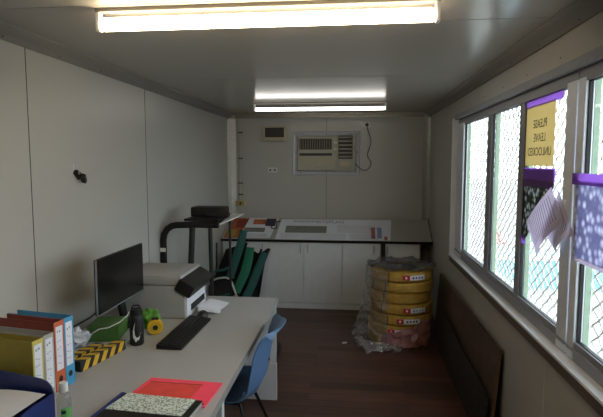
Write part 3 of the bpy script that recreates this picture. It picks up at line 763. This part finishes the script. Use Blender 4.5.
# ------------------------------------------------------------------ blue shell chair (built facing -Y, rotated)
r = thing('shell_chair', 'blue plastic shell chair on thin black legs pushed under the desk', 'chair', (0, 0, 0))
def shell(u, v):
    # u across -1..1, v 0 front edge of seat .. 1 top of backrest ; faces -Y
    s = [(-.21, .425), (-.20, .445), (-.10, .440), (.05, .430), (.10, .435), (.155, .465), (.19, .535), (.205, .62), (.222, .71), (.248, .78), (.275, .815), (.302, .825)]
    t = v*(len(s)-1); i = min(int(t), len(s)-2); f = t-i
    f2 = f
    y = s[i][0]*(1-f2)+s[i+1][0]*f2; z = s[i][1]*(1-f2)+s[i+1][1]*f2
    hw = .212+.02*math.sin(v*PI)-(.05*max(0, v-.8)/.2)**1
    if v < .15: hw -= .03*(.15-v)/.15
    cup = abs(u)**2.4
    up = cup*.045 if v < .5 else 0
    fw = cup*(.05 if v > .5 else .05*max(0, (v-.3)/.2))
    tp_ = (1-abs(u)**3)
    z2 = z+up-(0.05*abs(u)**3 if v > .9 else 0)*(v-.9)/.1*1.0
    return (u*hw, y-fw, z2)
MB().grid(lambda a, b: shell(a*2-1, b), 20, 33, .006).build('shell', 'chair', r, smooth=True)
for sx in (-1, 1):
    MB().tube([(sx*.13, -.12, .425), (sx*.19, -.17, .22), (sx*.235, -.215, .012)], .009, 10).build('leg', 'blackm', r, smooth=True)
    MB().tube([(sx*.13, .08, .42), (sx*.19, .15, .22), (sx*.235, .22, .012)], .009, 10).build('leg', 'blackm', r, smooth=True)
MB().tube([(-.13, -.12, .42), (.13, -.12, .42), (.13, .08, .418), (-.13, .08, .418)], .008, 8, True).build('under_frame', 'blackm', r, smooth=True)
MB().lathe([(0, 0), (.008, 0), (.008, .005), (0, .005)], (0, .212, .615), 12, 'Y').build('bolt', 'grille', r)
r.location = (-.665, 2.585, 0); r.rotation_euler = (0, 0, math.radians(-90))

# ------------------------------------------------------------------ treadmill
r = thing('treadmill', 'black treadmill with curved handrails standing between the desk and the back wall', 'treadmill', (-1.2, 4.0, 0))
ny, fy = 3.80, 4.16
pts = [(-1.51, ny, .02), (-1.51, ny, .6), (-1.51, ny, 1.02)]+[(-1.51+.11*(1-math.cos(a)), ny, 1.06+.11*math.sin(a)*1.1) for a in (0, .4, .8, 1.2, PI/2)]+[(-1.25, ny, 1.187), (-1.06, ny, 1.187)]
MB().tube(pts, .026, 12).build('handrail', 'softblack', r, smooth=True)
MB().tube([(-1.33, fy, 1.18), (-1.05, fy, 1.18)], .02, 12).build('handrail', 'softblack', r, smooth=True)
MB().tube([(-1.33, ny, .12), (-1.27, ny, 1.17)], .024, 12).build('upright', 'blackm', r, smooth=True)
MB().tube([(-1.125, ny+.03, .12), (-1.135, ny+.03, 1.17)], .017, 12).build('upright', 'blackm', r, smooth=True)
MB().tube([(-1.06, fy, .12), (-1.06, fy, 1.17)], .011, 12).build('upright', 'blackm', r, smooth=True)
MB().box(-1.34, ny+.0, 1.2125, -1.06, fy, 1.232, .008).build('console_tray', 'blackm', r)
w = MB().box(-1.33, 3.93, 1.232, -1.04, 4.08, 1.315, .02); w.box(-1.20, 3.9, 1.225, -1.02, 4.02, 1.27, .01)
w.build('console', 'black', r, smooth=True)
MB().box(-1.46, ny-.02, .03, -.62, fy+.02, .13, .02).build('deck', 'black', r, smooth=True)
MB().box(-1.40, ny+.06, .131, -.66, fy-.06, .135).build('running_belt', 'grille', r)
MB().box(-1.515-.012, ny-.03, .97, -1.495+.012, ny-.024, 1.0).build('sticker', 'white', r)
w = MB().prism([(-1.045, ny-.04, 1.19), (-1.035, ny-.04, 1.19), (-.93, ny+.34, 1.235), (-1.03, ny+.34, 1.238)], (0, 0, .008))
w.build('clipboard', 'white', None, 'white sheet on a board lying across the end of the treadmill console', 'clipboard')

# ------------------------------------------------------------------ folding camp chairs
def CP(x, z, y=5.1): return Vector((x, y, z))
r = thing('camp_chair', 'folded green and black camp chair leaning against the cabinets', 'chair', (-1.08, 5.2, 0), group='folding camp chairs')
def strap(P, wd, m, name, y0, y1, dpt=.012):
    n = len(P)-1
    def fn(u, v):
        t = u*n; i = min(int(t), n-1); f = t-i
        a = Vector((P[i][0], 0, P[i][1])).lerp(Vector((P[i+1][0], 0, P[i+1][1])), f)
        d = (Vector((P[i+1][0], 0, P[i+1][1]))-Vector((P[i][0], 0, P[i][1]))).normalized()
        q = Vector((d.z, 0, -d.x)); ww = wd*(.75+.2*math.sin(PI*min(1, max(0, .08+.84*u))))
        return (a.x-.065+q.x*(v-.5)*ww, y0+(y1-y0)*u+dpt*math.cos((v-.5)*PI)*-1, a.z+q.z*(v-.5)*ww)
    return MB().grid(fn, 16, 8, .012).build(name, m, r, smooth=True)
strap([(-1.13, .94), (-1.15, .8), (-1.19, .65), (-1.24, .46)], .085, 'greend', 'back_panel', 5.30, 5.1)
strap([(-1.05, .76), (-1.06, .64), (-1.09, .5), (-1.17, .31)], .095, 'green', 'seat_panel', 5.26, 5.08)
strap([(-.90, .70), (-.95, .55), (-1.01, .38), (-1.09, .20)], .085, 'greend', 'side_panel', 5.30, 5.06)
MB().tube([(-.92, 5.33, .74), (-.965, 5.3, .62), (-1.065, 5.22, .36), (-1.125, 5.1, .18), (-1.165, 5.0, .012)], .014, 10).build('frame_tube', 'blackm', r, smooth=True)
MB().tube([(-1.01, 5.35, .73), (-1.1, 5.3, .5), (-1.22, 5.2, .25), (-1.32, 5.1, .012)], .012, 10).build('frame_tube', 'blackm', r, smooth=True)
w = MB().grid(lambda u, v: (-1.33+.31*u+.08*v, 5.2+.14*v+.02*math.sin(u*9+v*5), .22+.50*v-.02*u*(1-v)+.03*math.sin(u*7)), 16, 12, .01)
w.build('black_sling', 'softblack', r, smooth=True)
r = thing('camp_chair', 'open green and black camp chair with white arm tube against the left wall', 'chair', (-1.38, 5.0, 0), group='folding camp chairs')
w = MB().grid(lambda u, v: (-1.50+.24*u, 4.98+.2*v, .26+.20*v+.02*math.sin(u*5)-.03*math.sin(v*PI)), 12, 8, .01); w.build('seat', 'softblack', r, smooth=True)
w = MB().grid(lambda u, v: (-1.50+.24*u+.10*v, 5.2+.12*v, .44+.36*v-.12*(1-u)*v*.6), 10, 10, .01); w.build('backrest', 'softblack', r, smooth=True)
MB().tube([(-1.50, 4.97, .26), (-1.38, 4.97, .28), (-1.26, 4.97, .32)], .016, 8).build('seat_hem', 'greend', r, smooth=True)
MB().tube([(-1.47, 5.14, .52), (-1.38, 5.14, .53), (-1.28, 5.14, .58)], .016, 8).build('back_hem', 'greend', r, smooth=True)
MB().tube([(-1.50, 5.06, .43), (-1.42, 5.05, .462), (-1.34, 5.04, .475), (-1.29, 5.02, .465), (-1.26, 5.0, .43), (-1.19, 4.95, .27), (-1.11, 4.9, .012)], .010, 10).build('arm_tube', 'white', r, smooth=True)
MB().tube([(-1.08, 4.99, .25), (-1.03, 4.96, .012)], .009, 8).build('leg', 'white', r, smooth=True)
MB().tube([(-1.5, 5.0, .40), (-1.5, 5.0, .012)], .010, 8).build('leg', 'blackm', r, smooth=True)
MB().tube([(-1.5, 5.3, .80), (-1.5, 5.25, .012)], .010, 8).build('leg', 'blackm', r, smooth=True)

# ------------------------------------------------------------------ stack of yellow coils
SX, SY, SR, SH = .447, 4.755, .292, .1
def coil(k, dx, dy, R, lab, label):
    z0 = k*SH
    r = thing('pipe_coil', label, 'coil', (SX+dx, SY+dy, z0), group='yellow coils in the wrapped stack')
    c = (SX+dx, SY+dy, z0); h = SH-.007
    prof = [(.15, .004), (R-.02, .0), (R-.006, .006), (R, .018)]
    for q in range(5): prof += [(R, .02+q*.0145), (R-.0022, .0235+q*.0145), (R, .027+q*.0145)]
    prof += [(R-.006, h-.004), (R-.02, h), (.15, h-.004), (.15, .004)]
    MB().lathe(prof, c, 56, wob=.012).build('winding', 'yellow', r, smooth=True)
    MB().lathe([(.148, .002), (.148, h), (.135, h), (.135, .002), (.148, .002)], c, 36).build('core', 'black', r, smooth=True)
    w = MB()
    for a in (random.uniform(0, 6), random.uniform(0, 6), -1.9+random.uniform(-.6, .6)):
        w.grid(lambda u, v: (c[0]+(R+.002)*math.cos(a+.03*u), c[1]+(R+.002)*math.sin(a+.03*u), z0+.002+(h-.004)*v), 2, 3, .001)
    w.build('binding_tape', 'black', r)
    if lab is not None:
        a = lab
        def cyl(u0, u1, v0, v1, rr): return lambda u, v: (c[0]+rr*math.cos(a+u0+(u1-u0)*u), c[1]+rr*math.sin(a+u0+(u1-u0)*u), z0+v0+(v1-v0)*v)
        g = MB().grid(cyl(0, .74, .024, .068, R+.004), 10, 1, .0008).build('paper_label', 'paper', r)
        MB().grid(cyl(.0, .22, .0245, .0675, R+.0048), 4, 1, .0006).build('red_emblem', 'red', g)
        MB().grid(cyl(.08, .14, .036, .056, R+.0054), 2, 1, .0004).build('emblem_centre', 'paper', g)
        w = MB()
        for q in range(4): w.grid(cyl(.30+q*.10, .36+q*.10, .038, .054, R+.0050), 2, 1, .0004)
        w.build('print', 'inkfaint' if k % 2 else 'ink', g)
labs = {6: -1.62, 3: -1.60, 2: -1.78, 1: -2.0, 0: -2.2}
txt = ['bottom yellow coil of the wrapped stack', 'second yellow coil up from the floor in the stack', 'third yellow coil up from the floor in the stack',
       'fourth yellow coil up, just under the dark gap', 'fifth yellow coil up, just above the dark gap', 'yellow coil second from the top of the stack', 'top yellow coil of the stack, with its red and white label']
offs = [(-.02, .0), (-.015, -.005), (.0, 0), (.006, 0), (-.004, .004), (.003, .004), (.0, .0)]
for k in range(7): coil(k, offs[k][0], offs[k][1], SR-(.0 if k != 4 else .008), labs.get(k), txt[k])
# clear wrap: loose crumpled film over the top, down the left side and out on the floor
def crump(p, a=.02, f=14):
    v = Vector(p); return v+Vector((noise.noise(v*f), noise.noise(v*f+Vector((5, 1, 2))), noise.noise(v*f+Vector((1, 9, 4)))))*a
r = thing('plastic_wrap', 'torn clear plastic film hanging around the stack of yellow coils', 'plastic film', (SX, SY, 0))
def side(u, v):
    a = math.radians(-215+100*u); flare = .02+.15*(1-v)**2.2*math.sin(min(1, u*1.6)*PI)
    return crump((SX+(SR+.015+flare)*math.cos(a), SY+(SR+.015+flare)*math.sin(a), .02+.69*v), .030, 16)
MB().grid(side, 44, 44).build('side_film', 'wrap', r, smooth=False)
def topf(u, v):
    a = 2*PI*u; rr = .05+(SR-.02)*v
    p = crump((SX+rr*math.cos(a), SY+rr*math.sin(a), .722+.012*math.sin(a*7)*v), .022, 18); p.z = max(p.z, .705); return p
MB().grid(topf, 60, 14).build('top_film', 'wraptop', r)
def floorf(u, v):
    p = crump((.02+.42*u, 4.36+.26*v-.10*math.sin(u*PI), .035+.05*noise.noise((u*5, v*5, 0))), .03, 20); p.z = max(p.z, .004); return p
MB().grid(floorf, 40, 24).build('floor_film', 'wrap', r)
def lowf(u, v):
    a = math.radians(-125+85*u)
    return crump((SX+(SR+.022)*math.cos(a), SY+(SR+.022)*math.sin(a), .01+(.10+.16*u)*v), .022, 20)
MB().grid(lowf, 50, 16).build('pink_film', 'wrappink', r)
MB().obox((-.08, 4.54, .004), (.9, .4, 0), (-.4, .9, 0), (0, 0, 1), .022, .010, .004, .001).build('paper_scrap', 'paper', None, 'tiny white paper scrap on the floor left of the coils', 'scrap')

# ------------------------------------------------------------------ leaning boards
def lean(y0, y1, xb, xt, H, th, name, m, r):
    return MB().prism([(xb, y0, .002), (xb+th, y0, .002), (xt+th, y0, H), (xt, y0, H)], (0, y1-y0, 0)).build(name, m, r)
r = thing('leaning_board', 'large dark brown board leaning against the wall under the window', 'board', (.8, 3.8, 0))
lean(2.885, 4.9, .786, .832, .602, .016, 'panel', 'brown', r)
MB().prism([(.7855, 2.883, .002), (.8025, 2.883, .002), (.8485, 2.883, .6025), (.8315, 2.883, .6025)], (0, .004, 0)).build('edge', 'edgebrown', r)
r = thing('mesh_mat', 'black woven mesh sheet propped in front of the brown board', 'mat', (.77, 3.6, 0))
w = MB().grid(lambda u, v: (.762+.028*v+.002*math.sin(u*17+v*3), 2.90+1.55*u, .004+(.30+.06*u)*v*(1+.02*math.sin(u*11))), 40, 12, .006)
w.build('woven_sheet', 'matmesh', r, smooth=True)

# ------------------------------------------------------------------ things taped to the glass
GX = .891
def hang(name, m, parent, y0, y1, z0, z1, x=GX, th=.0008, dz=0, curl=0, label=None, cat=None):
    """sheet against glass from y0 (far) to y1 (near)"""
    w = MB().grid(lambda u, v: (x-curl*math.sin(v*PI)*u, y0+(y1-y0)*u, z0+(z1-z0)*v+dz*u), 8, 8, th)
    return w.build(name, m, parent, label, cat)
r = thing('yellow_notice', 'yellow paper notice seen from behind under a purple strip on the window', 'notice', (GX, 2.55, 1.6))
hang('notice_sheet', 'yellow_paper', r, 2.755, 2.375, 1.655, 1.955)
for k, s in enumerate(('PLEASE', 'LEAVE', 'UNLOCKED')):
    words('writing', s, M['ink'], r, (GX-.0012, 2.56, 1.86-.068*k), (0, 1, 0), (0, 0, 1), .058)
hang('purple_strip', 'purple', r, 2.775, 2.29, 1.948, 1.988, GX-.002)
r = thing('photo_sheet', 'dark photo page hung under the yellow notice by purple tape', 'poster', (GX, 2.55, 1.3))
w = MB().prism([(GX, 2.76, 1.64), (GX, 2.36, 1.64), (GX, 2.36, 1.56), (GX, 2.72, 1.26), (GX, 2.76, 1.28)], (.0008, 0, 0)); w.build('page', 'photo', r)
hang('purple_strip', 'purple', r, 2.775, 2.345, 1.585, 1.645, GX-.002)
hang('dark_band', 'darkpurple', r, 2.755, 2.36, 1.55, 1.585, GX-.003)
hang('corner_tape', 'purple', r, 2.79, 2.70, 1.245, 1.29, GX-.003)
def curled(P, label, x):
    r = thing('curled_page', label, 'paper', (x, P[2][0], P[2][1]))
    def fn(u, v):
        a = Vector((0, P[0][0], P[0][1])).lerp(Vector((0, P[1][0], P[1][1])), u); b = Vector((0, P[3][0], P[3][1])).lerp(Vector((0, P[2][0], P[2][1])), u)
        q = a.lerp(b, v); return (x-.006-.03*math.sin(v*2.6)*(.3+u*.7), q.y, q.z)
    MB().grid(fn, 14, 14, .0008).build('sheet', 'thin_paper', r)
    w = MB()
    for k in range(13):
        v = .12+k*.062
        w.grid(lambda u, t: Vector(fn(.12+.7*u, v+.014*t))-Vector((.0012, 0, 0)), 8, 1, .0003)
    w.build('print', 'thin_print', r)
curled([(2.25, 1.55), (2.08, 1.385), (2.21, 1.29), (2.34, 1.333)], 'narrow white page hanging at an angle beside the window post', .878)
curled([(2.31, 1.565), (2.16, 1.43), (2.40, 1.24), (2.60, 1.376)], 'white printed page curling off the glass over the dark photo page', .868)
r = thing('photo_poster', 'blue and white photo poster under purple tape on the nearest window pane', 'poster', (.868, 1.8, 1.3))
hang('page', 'photo2', r, 2.075, 1.50, 1.30, 1.60, .868)
hang('purple_strip', 'purple', r, 2.11, 1.49, 1.585, 1.63, .866)
hang('margin', 'thin_paper', r, 2.075, 1.50, 1.285, 1.302, .867)
